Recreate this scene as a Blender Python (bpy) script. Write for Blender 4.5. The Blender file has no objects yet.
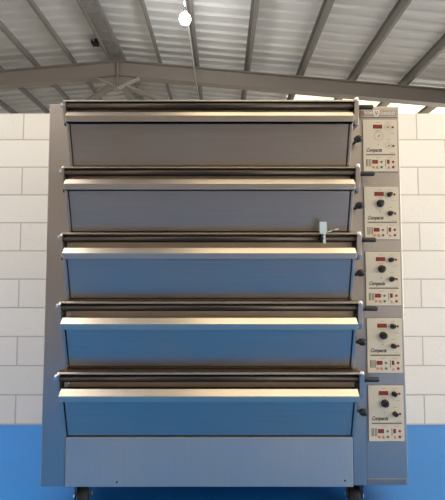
import bpy, bmesh, math, random
from mathutils import Vector, Matrix
random.seed(4)
S = bpy.context.scene
C = S.collection
PI = math.pi

# ------------------------------------------------------------------ materials
def mat(name, col, rough=.5, metal=0., **kw):
    m = bpy.data.materials.new(name); m.use_nodes = True
    nt = m.node_tree; b = nt.nodes['Principled BSDF']
    b.inputs['Base Color'].default_value = (*col, 1)
    b.inputs['Roughness'].default_value = rough
    b.inputs['Metallic'].default_value = metal
    for k, v in kw.items():
        b.inputs[k.replace('_', ' ')].default_value = v
    return m

def N(m, t, **kw):
    n = m.node_tree.nodes.new(t)
    for k, v in kw.items(): setattr(n, k, v)
    return n

def steel(name, col, rough, aniso=.5, var=.05, scale=(1.2, 1.2, 90), streak=.05):
    """brushed stainless steel, grain along X, with faint cloudy wear"""
    m = mat(name, col, rough, 1.0)
    nt = m.node_tree; L = nt.links; b = nt.nodes['Principled BSDF']
    b.inputs['Anisotropic'].default_value = aniso
    tg = N(m, 'ShaderNodeCombineXYZ'); tg.inputs[2].default_value = 1.0
    L.new(tg.outputs[0], b.inputs['Tangent'])
    tc = N(m, 'ShaderNodeNewGeometry'); mp = N(m, 'ShaderNodeMapping')
    mp.inputs['Scale'].default_value = scale; mp.inputs['Location'].default_value = (3.37, 1.71, 7.13)
    L.new(tc.outputs['Position'], mp.inputs['Vector'])
    n1 = N(m, 'ShaderNodeTexNoise'); n1.inputs['Scale'].default_value = 2.5; n1.inputs['Detail'].default_value = 5
    L.new(mp.outputs[0], n1.inputs['Vector'])
    n2 = N(m, 'ShaderNodeTexNoise'); n2.inputs['Scale'].default_value = 3.2; n2.inputs['Detail'].default_value = 4
    L.new(tc.outputs['Position'], n2.inputs['Vector'])
    r = N(m, 'ShaderNodeMapRange'); r.inputs['From Min'].default_value = .3; r.inputs['From Max'].default_value = .7
    r.inputs['To Min'].default_value = rough - var * .6; r.inputs['To Max'].default_value = rough + var
    L.new(n2.outputs[0], r.inputs[0]); L.new(r.outputs[0], b.inputs['Roughness'])
    mx = N(m, 'ShaderNodeMix', data_type='RGBA')
    mx.inputs[6].default_value = (*[c * (1 - 2.2 * streak) for c in col], 1)
    mx.inputs[7].default_value = (*[min(1, c * (1 + 2.2 * streak)) for c in col], 1)
    L.new(n1.outputs[0], mx.inputs[0]); L.new(mx.outputs[2], b.inputs['Base Color'])
    return m

def cladding(name, col, rough=.55, amt=.12, scale=1.4):
    m = mat(name, col, rough)
    nt = m.node_tree; L = nt.links; b = nt.nodes['Principled BSDF']
    tc = N(m, 'ShaderNodeTexCoord'); n = N(m, 'ShaderNodeTexNoise')
    n.inputs['Scale'].default_value = scale; n.inputs['Detail'].default_value = 6
    L.new(tc.outputs['Object'], n.inputs['Vector'])
    mx = N(m, 'ShaderNodeMix', data_type='RGBA')
    mx.inputs[6].default_value = (*[c * (1 - amt) for c in col], 1)
    mx.inputs[7].default_value = (*[min(1, c * (1 + amt)) for c in col], 1)
    L.new(n.outputs[0], mx.inputs[0]); L.new(mx.outputs[2], b.inputs['Base Color'])
    return m

def emit(name, col, s):
    m = mat(name, col, .5)
    b = m.node_tree.nodes['Principled BSDF']
    b.inputs['Emission Color'].default_value = (*col, 1); b.inputs['Emission Strength'].default_value = s
    return m

STEEL = (.44, .405, .36)
M = {}
M['steel'] = steel('brushed_steel', STEEL, .35)
M['lip'] = steel('lip_steel', (.58, .51, .42), .36, var=.03, streak=.03)
M['post'] = steel('post_steel', (.48, .435, .39), .36, aniso=.2, scale=(90, 1.2, 1.2), streak=.03)
M['kick'] = steel('kick_steel', (.60, .565, .51), .50, aniso=.0, scale=(60, 1.2, 1.2), streak=.03)
M['brown'] = steel('heat_tinted_steel', (.62, .53, .43), .5)
M['ledge_edge'] = steel('pale_ledge_edge', (.50, .43, .35), .40)
M['ledge'] = steel('browned_ledge_steel', (.20, .17, .135), .42)
M['bar'] = steel('dark_bar_steel', (.075, .064, .054), .46, aniso=0)
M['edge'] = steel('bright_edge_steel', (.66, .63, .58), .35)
M['nut'] = mat('bright_nut', (.75, .73, .70), .3, .9)
M['grip'] = mat('black_grip', (.012, .011, .010), .45)
M['knob'] = mat('black_knob', (.015, .014, .014), .38)
M['fascia'] = mat('cream_fascia', (.62, .55, .41), .42)
M['screen'] = mat('red_display_window', (.22, .028, .020), .25)
M['digit'] = mat('display_digit', (.42, .06, .045), .4)
M['red'] = mat('red_lens', (.30, .02, .018), .35)
M['orange'] = mat('orange_key', (.58, .25, .15), .45)
M['green'] = mat('green_key', (.09, .20, .09), .45)
M['greykey'] = mat('grey_key', (.20, .20, .18), .45)
M['pink'] = mat('pink_key', (.62, .36, .28), .45)
M['ink'] = mat('printed_ink', (.10, .085, .07), .6)
M['inkline'] = mat('printed_olive_line', (.19, .16, .11), .6)
M['faint'] = mat('printed_faint_mark', (.38, .34, .27), .6)
M['silver'] = mat('silver_letter', (.68, .63, .55), .4, .3)
M['badge'] = mat('badge_brown', (.34, .29, .245), .45, .6)
M['rust'] = mat('maroon_worn', (.25, .13, .10), .6)
M['black'] = mat('dark_gap', (.012, .012, .012), .7)
M['slot'] = mat('slot_grey_steel', (.24, .25, .26), .5, .8)
M['castor'] = cladding('rusty_castor_steel', (.10, .062, .042), .6, .5, 30)
M['tyre'] = mat('castor_tyre', (.02, .02, .02), .7)
M['tag'] = mat('pale_blue_card', (.50, .62, .62), .5)
M['tie'] = mat('clear_cable_tie', (.58, .58, .50), .4)
M['sheet'] = cladding('roof_sheet', (.79, .815, .84), .5, .05, .8)
M['purlin'] = cladding('galvanised_purlin', (.27, .26, .25), .55, .15, 2)
M['rafter'] = cladding('grey_painted_steel', (.33, .305, .275), .55, .08, 2)
M['brace'] = cladding('lit_flange_grey_steel', (.45, .43, .40), .5, .06, 3)
M['clad'] = cladding('taupe_wall_cladding', (.21, .18, .155), .7, .1, 1)
M['side'] = cladding('pale_wall_cladding', (.55, .53, .50), .7, .1, 1)
M['light'] = emit('translucent_rooflight_bright', (1, .86, .64), 3.4)
M['lightc'] = emit('translucent_rooflight_cool', (1, .95, .88), 5.5)
M['light2'] = emit('translucent_rooflight_dim', (1, .90, .66), 1.15)  # weaker emission for the strip beyond the beam
M['side_glow'] = emit('added_side_glow', (1, .95, .88), 2.2)  # glow of the panels added on the side walls
M['side_glow_right'] = emit('added_side_glow_right', (1, .96, .90), 4.6)
M['side_glow_rear'] = emit('added_side_glow_rear', (1, .96, .90), 3.2)  # added rear pair, lights the roof from behind
M['bulb'] = emit('lit_lamp', (1, .97, .92), 130)
M['conduit'] = mat('galvanised_conduit', (.42, .42, .42), .4, .5)
M['cord'] = mat('lamp_cord', (.05, .05, .05), .5)

def floor_mat():
    m = mat('blue_floor_paint', (.012, .19, .58), .36)
    nt = m.node_tree; L = nt.links; b = nt.nodes['Principled BSDF']
    tc = N(m, 'ShaderNodeTexCoord'); n = N(m, 'ShaderNodeTexNoise')
    n.inputs['Scale'].default_value = 2.5; n.inputs['Detail'].default_value = 6
    L.new(tc.outputs['Object'], n.inputs['Vector'])
    mx = N(m, 'ShaderNodeMix', data_type='RGBA')
    mx.inputs[6].default_value = (.008, .170, .54, 1); mx.inputs[7].default_value = (.013, .220, .68, 1)
    L.new(n.outputs[0], mx.inputs[0])
    # painted bay: |x| < 3.4 and -1.1 < y < 2.95, bare concrete elsewhere
    sp = N(m, 'ShaderNodeSeparateXYZ'); L.new(tc.outputs['Object'], sp.inputs[0])
    def cmp(sock, op, v):
        q = N(m, 'ShaderNodeMath', operation=op); L.new(sock, q.inputs[0]); q.inputs[1].default_value = v; return q.outputs[0]
    ab = N(m, 'ShaderNodeMath', operation='ABSOLUTE'); L.new(sp.outputs[0], ab.inputs[0])
    def mul(a, c):
        q = N(m, 'ShaderNodeMath', operation='MULTIPLY'); L.new(a, q.inputs[0]); L.new(c, q.inputs[1]); return q.outputs[0]
    inside = mul(mul(cmp(ab.outputs[0], 'LESS_THAN', 3.4), cmp(sp.outputs[1], 'GREATER_THAN', -1.1)), cmp(sp.outputs[1], 'LESS_THAN', 3.0))
    m2 = N(m, 'ShaderNodeMix', data_type='RGBA'); m2.inputs[6].default_value = (.43, .39, .34, 1)
    L.new(inside, m2.inputs[0]); L.new(mx.outputs[2], m2.inputs[7]); L.new(m2.outputs[2], b.inputs['Base Color'])
    r = N(m, 'ShaderNodeMapRange'); r.inputs['To Min'].default_value = .28; r.inputs['To Max'].default_value = .46
    L.new(n.outputs[0], r.inputs[0]); L.new(r.outputs[0], b.inputs['Roughness'])
    return m
M['floor'] = floor_mat()

def block_mat():
    m = mat('painted_blockwork', (.80, .76, .68), .75)
    nt = m.node_tree; L = nt.links; b = nt.nodes['Principled BSDF']
    tc = N(m, 'ShaderNodeTexCoord'); sp = N(m, 'ShaderNodeSeparateXYZ'); cb = N(m, 'ShaderNodeCombineXYZ')
    L.new(tc.outputs['Object'], sp.inputs[0])
    ad = N(m, 'ShaderNodeMath', operation='ADD'); L.new(sp.outputs[0], ad.inputs[0]); L.new(sp.outputs[1], ad.inputs[1])
    ax = N(m, 'ShaderNodeMath', operation='ADD'); ax.inputs[1].default_value = 40.27; L.new(ad.outputs[0], ax.inputs[0])
    az = N(m, 'ShaderNodeMath', operation='ADD'); az.inputs[1].default_value = 2.225 * 4 - .03 - .005; L.new(sp.outputs[2], az.inputs[0])
    L.new(ax.outputs[0], cb.inputs[0]); L.new(az.outputs[0], cb.inputs[1])
    br = N(m, 'ShaderNodeTexBrick')
    br.inputs['Scale'].default_value = 1; br.inputs['Mortar Size'].default_value = .006
    br.inputs['Mortar Smooth'].default_value = .35
    br.inputs['Brick Width'].default_value = .45; br.inputs['Row Height'].default_value = .2225
    br.inputs['Color1'].default_value = (.80, .765, .69, 1); br.inputs['Color2'].default_value = (.75, .715, .64, 1)
    br.inputs['Mortar'].default_value = (.50, .47, .42, 1)
    L.new(cb.outputs[0], br.inputs['Vector'])
    n = N(m, 'ShaderNodeTexNoise'); n.inputs['Scale'].default_value = 55; n.inputs['Detail'].default_value = 3
    L.new(tc.outputs['Object'], n.inputs['Vector'])
    rp = N(m, 'ShaderNodeMapRange'); rp.inputs['From Min'].default_value = .62; rp.inputs['From Max'].default_value = .75
    rp.inputs['To Min'].default_value = 0; rp.inputs['To Max'].default_value = .22
    L.new(n.outputs[0], rp.inputs[0])
    mx = N(m, 'ShaderNodeMix', data_type='RGBA'); mx.inputs[7].default_value = (.50, .43, .33, 1)
    L.new(rp.outputs[0], mx.inputs[0]); L.new(br.outputs['Color'], mx.inputs[6]); L.new(mx.outputs[2], b.inputs['Base Color'])
    sb = N(m, 'ShaderNodeMath', operation='MULTIPLY_ADD'); sb.inputs[1].default_value = -1.0; 
    L.new(br.outputs['Fac'], sb.inputs[0]); 
    n3 = N(m, 'ShaderNodeMath', operation='MULTIPLY'); n3.inputs[1].default_value = .35
    L.new(n.outputs[0], n3.inputs[0]); L.new(n3.outputs[0], sb.inputs[2])
    bp = N(m, 'ShaderNodeBump'); bp.inputs['Strength'].default_value = .5; bp.inputs['Distance'].default_value = .006
    L.new(sb.outputs[0], bp.inputs['Height']); L.new(bp.outputs[0], b.inputs['Normal'])
    return m
M['block'] = block_mat()

# ------------------------------------------------------------------ mesh helper
class MB:
    def __init__(s): s.bm = bmesh.new(); s.mats = []
    def mi(s, m):
        if m not in s.mats: s.mats.append(m)
        return s.mats.index(m)
    def _faces(s, faces, m, smooth=False):
        i = s.mi(m)
        for f in faces: f.material_index = i; f.smooth = smooth
    def box(s, x0, x1, y0, y1, z0, z1, m, bev=0.):
        r = bmesh.ops.create_cube(s.bm, size=1)
        for v in r['verts']:
            v.co = Vector(((x0 + x1) / 2 + v.co.x * (x1 - x0), (y0 + y1) / 2 + v.co.y * (y1 - y0), (z0 + z1) / 2 + v.co.z * (z1 - z0)))
        fs = set(f for v in r['verts'] for f in v.link_faces)
        s._faces(fs, m)
        if bev:
            es = list(set(e for f in fs for e in f.edges))
            b = bmesh.ops.bevel(s.bm, geom=es, offset=bev, segments=2, affect='EDGES', profile=.5)
            s._faces(b['faces'], m)
        return s
    def prism(s, pts, x0, x1, m, axis='X', bev=0.):
        """polygon pts (a,b) extruded along axis. X: (y,z); Y: (x,z); Z: (x,y)"""
        def mk(p, t):
            return {'X': (t, p[0], p[1]), 'Y': (p[0], t, p[1]), 'Z': (p[0], p[1], t)}[axis]
        a = [s.bm.verts.new(mk(p, x0)) for p in pts]; b = [s.bm.verts.new(mk(p, x1)) for p in pts]
        n = len(pts); fs = [s.bm.faces.new(a), s.bm.faces.new(b[::-1])]
        for i in range(n): fs.append(s.bm.faces.new((a[i], b[i], b[(i + 1) % n], a[(i + 1) % n])))
        s._faces(fs, m)
        if bev:
            es = list(set(e for f in fs for e in f.edges))
            r = bmesh.ops.bevel(s.bm, geom=es, offset=bev, segments=2, affect='EDGES', profile=.5)
            s._faces(r['faces'], m)
        bmesh.ops.recalc_face_normals(s.bm, faces=s.bm.faces[:])
        return s
    def cyl(s, p0, p1, r, m, r2=None, seg=20, smooth=True):
        p0, p1 = Vector(p0), Vector(p1); d = p1 - p0
        q = d.to_track_quat('Z', 'Y').to_matrix().to_4x4()
        mt = Matrix.Translation((p0 + p1) / 2) @ q
        r_ = bmesh.ops.create_cone(s.bm, cap_ends=True, segments=seg, radius1=r, radius2=r if r2 is None else r2, depth=d.length, matrix=mt)
        fs = set(f for v in r_['verts'] for f in v.link_faces)
        s._faces(fs, m)
        for f in fs: f.smooth = smooth and len(f.verts) == 4
        return s
    def lathe(s, prof, origin, axis, m, seg=24):
        """prof: list of (t along axis, radius)"""
        o = Vector(origin); a = Vector(axis).normalized(); q = a.to_track_quat('Z', 'Y')
        rings = []
        for t, r in prof:
            if r < 1e-6: rings.append([s.bm.verts.new(o + a * t)])
            else: rings.append([s.bm.verts.new(o + q @ Vector((r * math.cos(2 * PI * i / seg), r * math.sin(2 * PI * i / seg), t))) for i in range(seg)])
        fs = []
        for A, B in zip(rings, rings[1:]):
            for i in range(seg):
                j = (i + 1) % seg
                if len(A) == 1 and len(B) == 1: continue
                if len(A) == 1: fs.append(s.bm.faces.new((A[0], B[i], B[j])))
                elif len(B) == 1: fs.append(s.bm.faces.new((A[i], B[0], A[j])))
                else: fs.append(s.bm.faces.new((A[i], B[i], B[j], A[j])))
        s._faces(fs, m, True)
        bmesh.ops.recalc_face_normals(s.bm, faces=fs)
        return s
    def tube(s, pts, r, m, seg=10):
        for a, b in zip(pts, pts[1:]): s.cyl(a, b, r, m, seg=seg)
        return s
    def ring(s, c, r0, r1, y0, y1, m, a0=0, a1=2 * PI, seg=28):
        """flat ring in the XZ plane between radii, from y0 (front) to y1"""
        fs = []; prev = None; closed = abs(a1 - a0 - 2 * PI) < 1e-6
        for i in range(seg + 1):
            t = a0 + (a1 - a0) * i / seg
            d = (math.cos(t), math.sin(t))
            q = [s.bm.verts.new((c[0] + d[0] * r, y, c[1] + d[1] * r)) for r, y in ((r0, y0), (r1, y0), (r1, y1), (r0, y1))]
            if prev:
                for k in range(4): fs.append(s.bm.faces.new((prev[k], q[k], q[(k + 1) % 4], prev[(k + 1) % 4])))
            prev = q
        s._faces(fs, m); bmesh.ops.recalc_face_normals(s.bm, faces=fs)
        return s
    def build(s, name, parent=None, loc=None):
        me = bpy.data.meshes.new(name); 
        s.bm.normal_update(); s.bm.to_mesh(me); s.bm.free()
        for m in s.mats: me.materials.append(M[m])
        o = bpy.data.objects.new(name, me); C.objects.link(o)
        if parent: put(o, parent)
        return o

def wloc(p):
    v = Vector((0, 0, 0))
    while p: v = v + p.location; p = p.parent
    return v
def put(o, parent):
    """parent a mesh built in world coordinates: shift its vertices so its origin sits at its own centre"""
    o.parent = parent
    w = wloc(parent)
    if o.type == 'MESH':
        vs = [v.co for v in o.data.vertices]
        c = Vector([(min(v[i] for v in vs) + max(v[i] for v in vs)) / 2 for i in range(3)])
        o.data.transform(Matrix.Translation(-c))
        o.location = c - w
    else:
        o.location = Vector(o.location) - w
def empty(name, loc, label, cat):
    o = bpy.data.objects.new(name, None); C.objects.link(o); o.location = loc
    o['label'] = label; o['category'] = cat
    return o
def struct(o, label=None, cat=None):
    o['kind'] = 'structure'
    if label: o['label'] = label
    if cat: o['category'] = cat
    return o
def text(name, body, x, y, z, size, m, parent, shear=0., sx=1., ext=.0004, align='LEFT', bold=0.):
    cu = bpy.data.curves.new(name, 'FONT'); cu.body = body; cu.size = size; cu.extrude = ext; cu.shear = shear
    cu.align_x = align; cu.offset = bold; cu.materials.append(M[m])
    tmp = bpy.data.objects.new(name, cu); C.objects.link(tmp)
    dg = bpy.context.evaluated_depsgraph_get()
    me = bpy.data.meshes.new_from_object(tmp.evaluated_get(dg)); me.name = name
    bpy.data.objects.remove(tmp); bpy.data.curves.remove(cu)
    o = bpy.data.objects.new(name, me); C.objects.link(o)
    o.rotation_euler = (PI / 2, 0, 0); o.scale = (sx, 1, 1); o.location = (x, y, z)
    o.parent = parent; o.location = Vector(o.location) - wloc(parent)
    return o

# ------------------------------------------------------------------ the building
Z0 = .03                       # floor level
XL, XR, APX = -8.9, 5.15, -1.88
YF, YB = -3.4, 10.4
RY = 6.6                       # the portal frame stands here
SLOPE = .0905
APZ = 4.985
def rz(x): return APZ - SLOPE * abs(x - APX)      # top of the rafter / underside of purlins
PD = .14                       # purlin depth

struct(MB().box(XL - .2, XR + .2, YF - .2, YB + .2, Z0 - .15, Z0, 'floor').build('floor'), 'glossy blue painted concrete floor under the oven and bare concrete around it', 'floor')
# block wall behind the oven
struct(MB().box(XL, XR, 2.95, 3.10, Z0, 2.475, 'block').build('wall_back'), 'cream painted block wall behind the oven', 'wall')
struct(MB().box(XL, XR, YF - .2, YF, Z0, rz(APX) + .5, 'clad').build('wall_front'), 'taupe clad wall at the camera end', 'wall')
struct(MB().box(XL, XR, YB, YB + .2, Z0, rz(APX) + .5, 'side').build('wall_far'), 'pale clad far wall beyond the block wall', 'wall')
struct(MB().box(XL - .2, XL, YF - .2, YB + .2, Z0, rz(XL) + .3, 'side').build('wall_left'), 'pale clad left side wall', 'wall')
struct(MB().box(XR, XR + .2, YF - .2, YB + .2, Z0, rz(XR) + .3, 'side').build('wall_right'), 'pale clad right side wall', 'wall')

# profiled roof sheets: ribs run down the slope, every 0.2 m
LIGHTS = [(1.40, XR, 7.02, 9.3, 'light2'), (-.40, 3.6, -.1, 2.5, 'light'), (-7.2, -2.1, -.1, 2.5, 'lightc'), (-.40, 3.6, -2.9, -1.9, 'light'), (-7.2, -2.1, -2.9, -1.9, 'lightc')]
prof = []
y = YF - .2
while y < YB + .2:
    prof += [(y, 0), (y + .140, 0), (y + .152, -.038), (y + .186, -.038), (y + .199, 0)]
    y += .2
bm = MB(); t = .006
def sheet(mb, xa, xb, m):
    za, zb = rz(xa) + PD + .04, rz(xb) + PD + .04
    lo0 = [mb.bm.verts.new((xa, py, za + pz)) for py, pz in prof]; lo1 = [mb.bm.verts.new((xb, py, zb + pz)) for py, pz in prof]
    hi0 = [mb.bm.verts.new((xa, py, za + pz + t)) for py, pz in prof]; hi1 = [mb.bm.verts.new((xb, py, zb + pz + t)) for py, pz in prof]
    fs = []
    for i in range(len(prof) - 1):
        fs.append(mb.bm.faces.new((lo0[i], lo0[i + 1], lo1[i + 1], lo1[i])))
        fs.append(mb.bm.faces.new((hi0[i], hi1[i], hi1[i + 1], hi0[i + 1])))
    mb._faces(fs, m)
    return fs
xs_cut = sorted(set([XL - .2, APX, XR + .2] + [l[0] for l in LIGHTS] + [min(l[1], XR + .2) for l in LIGHTS]))
for xa, xb in zip(xs_cut, xs_cut[1:]):
    sheet(bm, xa, xb, 'sheet')
    # leave the rooflight bays open
bm.bm.faces.ensure_lookup_table()
kill = []
for f in bm.bm.faces:
    c = f.calc_center_median()
    for l in LIGHTS:
        if l[0] < c.x < l[1] and l[2] < c.y < l[3]: kill.append(f); break
bmesh.ops.delete(bm.bm, geom=kill, context='FACES')
ceiling = struct(bm.build('ceiling'), 'pale ribbed metal roof sheeting on grey purlins', 'ceiling')
for l in LIGHTS:
    mb = MB()
    za, zb = rz(l[0]) + PD + .01, rz(min(l[1], XR)) + PD + .01
    x1 = min(l[1], XR + .2)
    y0, y1 = l[2] - .25, l[3] + .25
    mb.prism([(l[0] - .05, za + .03), (x1, zb + .03), (x1, zb + .045), (l[0] - .05, za + .045)], y0, y1, l[4], 'Y')
    o = mb.build('rooflight', ceiling); o['label'] = 'translucent rooflight sheet'
# purlins
for px in (-7.4, -6.5, -5.6, -4.75, -4.03, -3.356, -2.688, -2.037, -1.79, -1.13, -.462, .443, 1.40, 2.338, 3.275, 4.2, 4.95):
    z = rz(px); sl = -SLOPE if px > APX else SLOPE
    h = PD - .004
    mb = MB()
    mb.box(px - .003, px + .003, YF, YB, z, z + h, 'purlin')
    mb.box(px, px + .048, YF, YB, z, z + .005, 'purlin')
    mb.box(px - .048, px, YF, YB, z + h - .006, z + h - .001, 'purlin')
    mb.box(px + .044, px + .048, YF, YB, z + .005, z + .022, 'purlin')
    mb.build('purlin', ceiling)

# portal frame rafter
def rafter_half(x0, x1, name, parent):
    mb = MB()
    def strip(dz0, dz1, hw):
        mb.prism([(x0, rz(x0) - dz0), (x1, rz(x1) - dz0), (x1, rz(x1) - dz1), (x0, rz(x0) - dz1)], RY - hw, RY + hw, 'rafter', 'Y')
    strip(0.001, .014, .075); strip(.266, .28, .075); strip(.014, .266, .005)
    return mb.build(name, parent)
roof_beam = bpy.data.objects.new('roof_beam', None); C.objects.link(roof_beam); roof_beam.location = (APX, RY, APZ)
struct(roof_beam, 'grey steel portal rafter crossing under the roof above the block wall', 'roof beam')
rafter_half(XL, APX, 'rafter', roof_beam); rafter_half(APX, XR, 'rafter', roof_beam)
mb = MB()   # apex haunch: web, stiffener, V of flange plates
zt = APZ - .28; zb_ = APZ - .487
mb.prism([(APX - .38, zt - .02), (APX, zb_ + .012), (APX + .38, zt - .02), (APX, zt + .01)], RY - .005, RY + .005, 'rafter', 'Y')
mb.build('apex_web', roof_beam)
for sgn in (-1, 1):
    mb = MB()
    a = Vector((APX + sgn * .40, 0, zt - .012)); b = Vector((APX, 0, zb_))
    mb.prism([(a.x, a.z), (b.x, b.z), (b.x, b.z - .014), (a.x, a.z - .014)], RY - .055, RY + .055, 'brace', 'Y')  # paler grey stands in for light caught by the flanges
    mb.build('haunch_flange', roof_beam)
MB().box(APX - .010, APX + .010, RY - .075, RY + .075, zb_, APZ - .002, 'rafter').build('end_plate', roof_beam)
# bracing under the roof beyond the rafter
zbr = zb_ + .03
def brace(p0, p1, w, name='brace'):
    mb = MB(); p0, p1 = Vector(p0), Vector(p1); d = (p1 - p0).normalized(); n = Vector((-d.y, d.x, 0)) * w / 2
    vs = []
    for z in (0, .05):
        vs.append([mb.bm.verts.new(p + Vector((0, 0, z)) + s * n) for p, s in ((p0, -1), (p1, -1), (p1, 1), (p0, 1))])
    fs = [mb.bm.faces.new(vs[0]), mb.bm.faces.new(vs[1][::-1])] + [mb.bm.faces.new((vs[0][i], vs[1][i], vs[1][(i + 1) % 4], vs[0][(i + 1) % 4])) for i in range(4)]
    mb._faces(fs, 'rafter'); bmesh.ops.recalc_face_normals(mb.bm, faces=fs)
    return mb.build(name, roof_beam)
brace((APX + .12, RY + .03, zbr), (1.6, 10.35, zbr - .05), .09)
brace((APX + .08, RY + .03, zbr), (APX + .08, 10.35, zbr), .11)
brace((APX - .12, RY + .03, zbr), (-5.85, 10.35, zbr - .05), .13)
# conduit running along the roof under the rafter
struct(MB().cyl((-.466, 3.2, 4.502), (-.466, YB, 4.502), .013, 'conduit').build('conduit'), 'thin metal conduit running under the roof beam behind the lamp', 'conduit')

# unseen glowing panels added on the side walls to light roof and room
for n, (xw, e, y0, y1, lab) in enumerate(((XR, -1, -3.0, 1.4, 'right wall before the block wall'), (XL, 1, -3.0, 1.4, 'left wall before the block wall'),
                                          (XR, -1, 7.3, 10.2, 'right wall beyond the block wall'), (XL, 1, 8.4, 10.2, 'left wall beyond the block wall'))):
    wn = struct(MB().box(min(xw + e * .005, xw + e * .03), max(xw + e * .005, xw + e * .03), y0, y1, Z0 + .02, 3.75, ('side_glow_right', 'side_glow', 'side_glow_rear', 'side_glow_rear')[n]).build('glow_panel_%d' % (n + 1)), 'added glowing panel, out of view, on the ' + lab, 'light panel')
    for i in range(4):
        yy = y0 - .04 + (y1 - y0) * i / 3
        MB().box(min(xw + e * .004, xw + e * .07), max(xw + e * .004, xw + e * .07), yy, yy + .04, Z0 + .02, 3.79, 'purlin').build('glow_panel_frame', wn)

# small dark box beside a purlin
jb = empty('junction_box', (-2.14, 6.15, rz(-2.14) + .06), 'small dark junction box on the roof beside a purlin, left of the lamp', 'junction box')
MB().box(-2.21, -2.10, 6.09, 6.21, rz(-2.14) + .06, rz(-2.14) + PD - .002, 'grip', .008).build('case', jb)
MB().cyl((-2.16, 6.09, rz(-2.14) + .10), (-2.16, 6.05, rz(-2.14) + .10), .016, 'conduit').build('gland', jb)

# ------------------------------------------------------------------ lamp
lamp = empty('pendant_lamp', (-.466, 4.5, 4.334), 'lit white pendant lamp hanging from the metal roof above the oven', 'lamp')
mb = MB(); mb.lathe([(-.070, 0), (-.066, .025), (-.050, .050), (-.025, .066), (0, .070), (.025, .066), (.048, .048), (.062, .028)], (-.466, 4.5, 4.334), (0, 0, 1), 'bulb')
mb.build('bulb', lamp)
mb = MB(); mb.lathe([(.058, 0), (.060, .026), (.085, .028), (.120, .024), (.135, .010), (.137, 0)], (-.466, 4.5, 4.334), (0, 0, 1), 'conduit')
mb.build('lamp_holder', lamp)
MB().cyl((-.466, 4.5, 4.465), (-.466, 4.5, rz(-.466) + .005), .006, 'cord', seg=8).build('cord', lamp)

# ------------------------------------------------------------------ the oven
FY = 1.85
X0, X1 = -.872, .888            # body
DX0, DX1 = -.760, .634          # doors
ZB, ZT = .186, 2.055
oven = empty('deck_oven', (0, 2.3, Z0), 'tall stainless steel five-deck bakery oven with sloping doors', 'oven')
# carcass: sides, back, top and bottom
mb = MB()
mb.box(X0 + .003, X1 - .003, FY + .032, 2.80, ZB + .004, ZT - .012, 'post', .004)
mb.build('carcass', oven)
# left post, folded sheet
MB().box(X0, DX0 + .004, FY, FY + .03, ZB, ZT, 'post', .003).build('side_post', oven)
# right column
mb = MB(); mb.box(DX1 - .006, X1, FY, FY + .03, ZB + .006, ZT - .012, 'post', .003)
mb.build('control_column', oven)
MB().box((.6938), (.6950), FY - .001, FY + .001, ZB + .02, ZT - .03, 'slot').build('column_seam', oven)
o = MB().box(.691, .878, FY - .004, FY + .002, .197, .2235, 'slot', .0015).build('vent_slot', oven)
o['label'] = 'grey slot strip at the foot of the control column'
# kick plate
mb = MB(); mb.box(DX0 + .006, DX1 - .008, FY - .002, FY + .028, ZB - .001, .4165, 'kick', .003)
for hx, hz in ((-.505, .208), (.585, .215)): mb.cyl((hx, FY - .0035, hz), (hx, FY + .001, hz), .0045, 'black', seg=12)
mb.build('kick_plate', oven)

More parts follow.
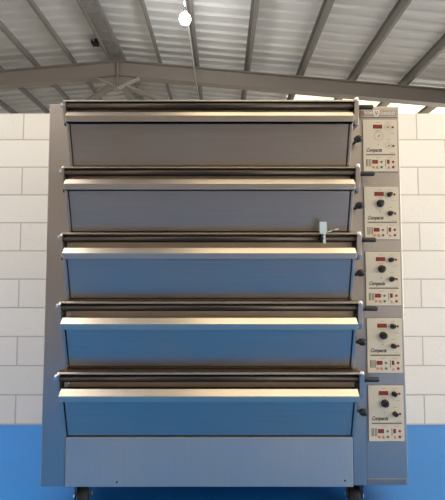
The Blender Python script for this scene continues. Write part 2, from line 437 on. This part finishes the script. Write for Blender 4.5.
PITCH = .328
for k in range(5):
    zb = 1.734 - PITCH * k
    top = k == 0
    # recess plate behind the door and under the bar
    mb = MB(); mb.prism([(FY + .012, zb - .005), (FY + .004, zb + .20), (FY - .025, zb + .208), (FY - .027, zb + .312), (FY + .03, zb + .312), (FY + .03, zb - .005)], DX0 + .004, DX1 - .006, 'brown', 'X')
    mb.build('deck_front', oven)
    # ledge over the bar
    mb = MB()
    x1 = DX1 + .022
    lz = zb + (-.007, -.009, -.002, -.003, -.006)[k]
    mb.prism([(FY + .01, lz + .326), (1.790, lz + .322), (1.790, lz + .316), (1.796, lz + .316), (FY + .01, lz + .319)], DX0 - .008, x1, 'ledge', 'X')
    mb.prism([(1.790, lz + .3225), (1.7865, lz + .320), (1.7865, lz + .314), (1.7895, lz + .314)], DX0 - .008, x1, 'edge' if top else 'ledge_edge', 'X')  # paler strip along the front edge of the ledge
    mb.build('ledge', oven)
    # door: leaning slab with raised side flanges
    yb, yt = 1.846, 1.790
    mb = MB()
    mb.prism([(yb, zb + .006), (yt, zb + .204), (yt + .02, zb + .204), (yb + .012, zb + .004)], DX0 + .019, DX1 - .019, 'steel', 'X')
    mb.prism([(yb + .006, zb + .0), (yt + .012, zb + .204), (yt + .03, zb + .204), (yb + .02, zb + .0)], DX0 + .010, DX1 - .010, 'black', 'X')
    door = mb.build('deck_door', oven)
    for xa, xb in ((DX0 + .001, DX0 + .0145), (DX1 - .0145, DX1 - .001)):
        mb = MB()
        mb.prism([(yb - .008, zb + .003), (yt - .008, zb + .204), (yt + .045, zb + .204), (yb + .008, zb + .003)], xa, xb, 'steel', 'X', .0012)
        mb.build('door_flange', door)
    mb = MB()
    mb.prism([(1.754, zb + .193), (1.747, zb + .2205), (1.771, zb + .247), (1.80, zb + .247), (1.80, zb + .203), (1.785, zb + .193)], DX0 + .010, DX1 - .007, 'lip', 'X', .0014)
    mb.build('door_lip', door)
    for sx in (DX0 + .002, DX1 + .000):       # pivot bolts at the ends of the lip
        e = -1 if sx < 0 else 1
        mb = MB(); mb.cyl((sx - e * .004, 1.802, zb + .198), (sx + e * .014, 1.802, zb + .198), .0085, 'bar' if k < 3 else 'post', seg=6, smooth=False)
        mb.build('pivot_bolt', door)
    # bar with its brackets
    cz = zb + (.289, .286, .291, .290, .285)[k]; cy = 1.803
    mb = MB(); mb.cyl((DX0 - .006, cy, cz), (DX1 + .020, cy, cz), .0160, 'bar', seg=28)
    bar = mb.build('handle_bar', oven)
    # left end nut
    mb = MB(); mb.cyl((DX0 - .032, cy, cz + .006), (DX0 - .016, cy, cz + .006), .0125, 'nut', seg=6, smooth=False)
    o = mb.build('end_nut', bar); o['label'] = 'bright end nut'
    # brackets (side plates)
    mb = MB(); mb.prism([(FY - .001, zb + .318), (1.795, zb + .318), (1.784, zb + .306), (1.790, zb + .262), (1.800, zb + .200), (FY - .001, zb + .196)], DX0 - .018, DX0 - .005, 'post', 'X', .0015)
    mb.build('bracket', bar)
    mb = MB(); mb.prism([(FY - .001, zb + .318), (1.790, zb + .320), (1.780, zb + .310), (1.785, zb + .270), (1.79, zb + .215), (1.80, zb + .192), (FY - .001, zb + .19)], DX1 + .008, DX1 + .030, 'post', 'X', .002)
    mb.build('bracket', bar)
    mb = MB(); mb.cyl((DX1 + .019, 1.787, zb + .304), (DX1 + .019, 1.787, zb + .324), .0105, 'nut', seg=14)
    o = mb.build('top_nut', bar); o['label'] = 'bright nut on the bracket'
    # grip on the right end
    mb = MB()
    mb.lathe([(0, 0), (0, .0108), (.006, .0118), (.072, .0118), (.078, .010), (.080, .006), (.080, 0)], (DX1 + .026, cy, cz - .004), (1, 0, 0), 'grip')
    o = mb.build('grip', bar); o['label'] = 'black plastic grip'
    # little lift pin in the recess
    MB().cyl((-.731, 1.812, zb + .244), (-.731, 1.812, zb + .272), .0024, 'edge', seg=8).build('lift_pin', door)
    # damper knob on the column beside the door
    kz = zb + .1275
    mb = MB(); mb.cyl((.657, FY + .002, kz - .010), (.665, 1.812, kz - .001), .0065, 'bar', r2=.0075, seg=12)
    stem = mb.build('damper_stem', oven)
    mb = MB(); mb.lathe([(-.021, 0), (-.020, .008), (-.014, .0145), (-.005, .0175), (.006, .0172), (.014, .013), (.019, .007), (.020, 0)], (.666, 1.806, kz), (.75, -.62, .1), 'knob')
    o = mb.build('damper_knob', stem); o['label'] = 'black damper knob'

    # ---------------- control panel
    po = (.004, -.008, -.004, .0, .005)[k]
    px0, px1, pz0, pz1 = .7032, .8745, zb - .028 + po, zb + .235 + po
    W, H = px1 - px0, pz1 - pz0
    yp = FY - .006
    def fx(u): return px0 + u * W
    def fz(v): return pz1 - v * H
    mb = MB(); mb.box(px0 - .0022, px1 + .0022, yp + .003, FY + .001, pz0 - .0022, pz1 + .0022, 'slot')
    mb.box(px0, px1, yp, FY, pz0, pz1, 'fascia', .0015)
    pan = mb.build('control_panel', oven)
    q0, q1 = yp - .0005, yp + .0003
    # printed marks
    mb = MB()
    mb.box(fx(.08), fx(.93), q0, q1, fz(.690), fz(.664), 'inkline')
    mb.build('printed_line', pan)
    mb = None
    for u in (.075, .115, .165, .205): MB().box(fx(u), fx(u + .022), q0, q1, fz(.905), fz(.765), 'ink' if u in (.075,) else 'inkline').build('printed_bar', pan)
    MB().box(fx(.635), fx(.650), q0, q1, fz(.905), fz(.765), 'ink').build('printed_bar', pan)
    MB().box(fx(.433), fx(.447), q0, q1, fz(.495), fz(.468), 'ink').build('printed_tick', pan)
    for u0, u1, v in ((.38, .50, .05), (.69, .80, .05), (.36, .52, .205), (.69, .80, .385), (.78, .90, .262), (.78, .90, .635), (.36, .50, .725), (.70, .84, .725), (.38, .46, .945), (.68, .76, .945), (.93, .955, .885)):
        MB().box(fx(u0), fx(u1), q0, q1, fz(v + .010), fz(v), 'faint').build('printed_caption', pan)
    for (u, v, r) in ((.455, .318, .0215), (.725, .148, .0145), (.735, .507, .0145)):
        mb = MB()
        for i in range(13):
            a = -.25 * PI + 1.5 * PI * i / 12
            d = (math.cos(a), math.sin(a)); c = (fx(u) + d[0] * (r + .0035), fz(v) + d[1] * (r + .0035))
            mb.box(c[0] - .0011, c[0] + .0011, q0, q1, c[1] - .0011, c[1] + .0011, 'faint')
        if top:
            mb.ring((fx(u), fz(v)), r * .93, r * 1.0, q0, q1, 'faint')
        mb.build('dial_scale', pan)
    text('lettering', 'Compacta', fx(.075), yp - .0002, fz(.620), .0255, 'ink', pan, shear=.5, sx=.74, bold=.0009)
    # displays
    def disp(u0, u1, v0, v1, nd):
        mb = MB(); mb.box(fx(u0), fx(u1), yp - .0018, yp + .001, fz(v1), fz(v0), 'screen', .0008)
        w = (u1 - u0) / (nd + .8)
        for i in range(nd):   # seven-segment digits reading 8, unlit looking
            a, b = fx(u0 + w * (i + .55)), fx(u0 + w * (i + 1.2))
            zt_, zl = fz(v0 + (v1 - v0) * .22), fz(v0 + (v1 - v0) * .80); zm = (zt_ + zl) / 2; g = .0009
            yy = (yp - .0023, yp - .0015)
            for z in (zt_, zm, zl): mb.box(a, b, *yy, z - g / 2, z + g / 2, 'digit')
            for x in (a, b): mb.box(x - g / 2, x + g / 2, *yy, zl, zt_, 'digit')
        o = mb.build('display', pan); o['label'] = 'red display window'
    disp(.30, .565, .098, .172, 4); disp(.255, .42, .778, .850, 3); disp(.685, .755, .775, .852, 1)
    def btn(u, v, r, m, name, lab):
        r *= 1.22; mb = MB(); mb.lathe([(-.001, r), (.0018, r), (.003, r * .7), (.0032, 0)], (fx(u), yp, fz(v)), (0, -1, 0), m, 14)
        o = mb.build(name, pan); o['label'] = lab
    btn(.875, .146, .0047, 'red', 'indicator', 'red indicator'); btn(.882, .507, .0047, 'red', 'indicator', 'red indicator')
    btn(.525, .815, .0048, 'greykey', 'button', 'grey button'); btn(.862, .815, .0050, 'red', 'button', 'red button')
    btn(.525, .917, .0050, 'green', 'button', 'green button'); btn(.862, .917, .0052, 'red', 'button', 'red button')
    btn(.735, .917, .0046, 'pink', 'button', 'pink button')
    for u in (.285, .395):
        mb = MB(); mb.box(fx(u) - .0058, fx(u) + .0058, yp - .002, yp + .001, fz(.917) - .0058, fz(.917) + .0058, 'orange', .001)
        o = mb.build('button', pan); o['label'] = 'square orange button'
    # dials: the top deck has lost its knobs, only the spindles are left
    for (u, v, r, ang) in ((.46, .318, .0190, .9), (.728, .148, .0125, .8), (.738, .507, .0125, .5)):
        c = (fx(u), yp, fz(v)); mb = MB()
        d = Vector((math.cos(ang), 0, math.sin(ang)))
        if top:
            mb.lathe([(0, .0028), (.006, .0028), (.0065, 0)], c, (0, -1, 0), 'greykey', 12)
            p0 = Vector(c) - d * .004; p1 = Vector(c) + d * .010
            mb.tube([p0 + Vector((0, -.0015, 0)), p1 + Vector((0, -.0015, 0))], .0011, 'ink', 6)
            mb.build('dial_spindle', pan)
        else:
            mb.lathe([(0, r), (.002, r), (.003, r * .88), (.010, r * .84), (.016, r * .78), (.017, r * .70), (.017, 0)], c, (0, -1, 0), 'knob')
            n = Vector((-d.z, 0, d.x)); a = Vector(c) + Vector((0, -.016, 0))
            # finger grip bar across the face
            vs = []
            for yy, s in ((0, 1.), (-.008, .8)):
                vs.append([mb.bm.verts.new(a + Vector((0, yy, 0)) + d * (r * .86 * e * s) + n * (r * .26 * f * s)) for e, f in ((-1, -1), (1, -1), (1, 1), (-1, 1))])
            fs = [mb.bm.faces.new(vs[0]), mb.bm.faces.new(vs[1])] + [mb.bm.faces.new((vs[0][i], vs[1][i], vs[1][(i + 1) % 4], vs[0][(i + 1) % 4])) for i in range(4)]
            mb._faces(fs, 'knob'); bmesh.ops.recalc_face_normals(mb.bm, faces=fs)
            o = mb.build('dial_knob', pan); o['label'] = 'black dial knob'

# makers plate at the head of the column
nx0, nx1, nz0, nz1 = .690, .878, 1.985, 2.028
mb = MB(); mb.box(nx0, nx1, FY - .004, FY + .001, nz0, nz1, 'badge', .0015)
npl = mb.build('nameplate', oven); npl['label'] = 'worn brown nameplate'
y0_, y1_ = FY - .0048, FY - .0038
mb = MB()                                    # outlined border, maroon worn end, shield crest
for a in (nz0 + .0045, nz1 - .006): mb.box(nx0 + .006, nx1 - .006, y0_, y1_, a, a + .0014, 'silver')
mb.build('border_lines', npl)
MB().box(nx0 + .003, nx0 + .020, y0_ + .0002, y1_, nz0 + .004, nz1 - .004, 'rust').build('worn_patch', npl)
cx = nx0 + .083; czz = (nz0 + nz1) / 2
mb = MB()
mb.prism([(cx - .017, czz + .017), (cx + .017, czz + .017), (cx + .016, czz - .003), (cx + .009, czz - .014), (cx, czz - .020), (cx - .009, czz - .014), (cx - .016, czz - .003)], y0_ - .0006, y1_, 'silver', 'Y')
mb.prism([(cx - .010, czz + .011), (cx - .003, czz + .011), (cx, czz - .002), (cx + .003, czz + .011), (cx + .010, czz + .011), (cx + .0025, czz - .012), (cx - .0025, czz - .012)], y0_ - .0012, y1_, 'badge', 'Y')
mb.build('crest', npl)
text('lettering', 'TOM', nx0 + .022, FY - .0045, czz - .0078, .023, 'silver', npl, sx=.82, bold=.0005)
text('lettering', 'CHANDLEY', nx0 + .104, FY - .0045, czz - .0078, .023, 'silver', npl, sx=.62, bold=.0005)

# castors
for cx_, cy_, sw in ((-.697, 1.935, .35), (.660, 1.935, -.25), (-.697, 2.66, 2.8), (.660, 2.66, .3)):
    mb = MB(); mb.box(cx_ - .045, cx_ + .045, cy_ - .045, cy_ + .045, ZB - .006, ZB + .006, 'castor', .002)
    mb.cyl((cx_, cy_, ZB - .020), (cx_, cy_, ZB - .005), .030, 'castor')
    cas = mb.build('castor', oven)
    R = Matrix.Rotation(sw, 4, 'Z'); T = Matrix.Translation((cx_, cy_, 0))
    mb = MB()
    for s in (-1, 1):
        mb.prism([(-.032, ZB - .020), (.032, ZB - .020), (.045, Z0 + .045), (.022, Z0 + .040)], s * .036 - .004, s * .036 + .004, 'castor', 'X')
    mb.box(-.040, .040, -.032, .032, ZB - .024, ZB - .018, 'castor')
    mb.cyl((-.046, .033, Z0 + .052), (.046, .033, Z0 + .052), .007, 'nut', seg=10)
    bmesh.ops.transform(mb.bm, matrix=T @ R, verts=mb.bm.verts[:])
    mb.build('fork', cas)
    mb = MB(); mb.lathe([(-.029, 0), (-.029, .030), (-.027, .046), (-.018, .052), (.018, .052), (.027, .046), (.029, .030), (.029, 0)], (0, .033, Z0 + .052), (1, 0, 0), 'tyre', 32)
    bmesh.ops.transform(mb.bm, matrix=T @ R, verts=mb.bm.verts[:])
    mb.build('wheel', cas)

# ------------------------------------------------------------------ tag tied round the third bar
bz, by = 1.078 + .291, 1.803
tag = empty('hang_tag', (.484, by, bz + .017), 'pale blue hang tag tied to the third handle bar from the top, standing upright', 'tag')
mb = MB()
mb.prism([(.4625, bz + 0.0290), (.468, bz + 0.0230), (.491, bz + 0.0230), (.4965, bz + 0.0290), (.4965, bz + 0.0795), (.4955, bz + 0.0805), (.4635, bz + 0.0805), (.4625, bz + 0.0795)], by - .026, by - .024, 'tag', 'Y')
mb.build('card', tag)
mb = MB()
mb.box(.4785, .4915, by - .0225, by - .0200, bz - .022, bz + 0.0290, 'tag', .0008)
mb.build('strap', tag)
mb = MB(); mb.ring((0, 0), .0163, .0183, .470, .4755, 'grip')
for v in mb.bm.verts: v.co = Vector((v.co.y, by + v.co.x, bz + v.co.z))
mb.build('loop', tag)
mb = MB(); mb.box(.467, .479, by - .031, by - .017, bz - .006, bz + .010, 'grip', .002); mb.build('tie_lock', tag)
mb = MB(); mb.tube([(.476, by - .026, bz + .010), (.492, by - .029, bz + 0.0290), (.518, by - .032, bz + .037), (.549, by - .034, bz + .046)], .0022, 'tie', 8)
o = mb.build('tie_tail', tag); o['label'] = 'translucent cable tie tail'

# ------------------------------------------------------------------ light, world, camera
w = bpy.data.worlds.new('World'); S.world = w; w.use_nodes = True
w.node_tree.nodes['Background'].inputs[0].default_value = (.75, .85, 1, 1)
w.node_tree.nodes['Background'].inputs[1].default_value = .6

cam = bpy.data.cameras.new('camera'); co = bpy.data.objects.new('camera', cam); C.objects.link(co)
cam.sensor_fit = 'VERTICAL'; cam.sensor_height = 24; cam.lens = 24 * 375 / 500
cam.clip_start = .05
co.location = (0, 0, 1.22); co.rotation_euler = (PI / 2 + math.radians(3.05), 0, 0)
S.camera = co
S.view_settings.view_transform = 'Standard'; S.view_settings.look = 'None'
S.view_settings.exposure = 0.0; S.view_settings.gamma = 1; S.view_settings.use_curve_mapping = False
try: S.cycles.use_denoising = True
except Exception: pass
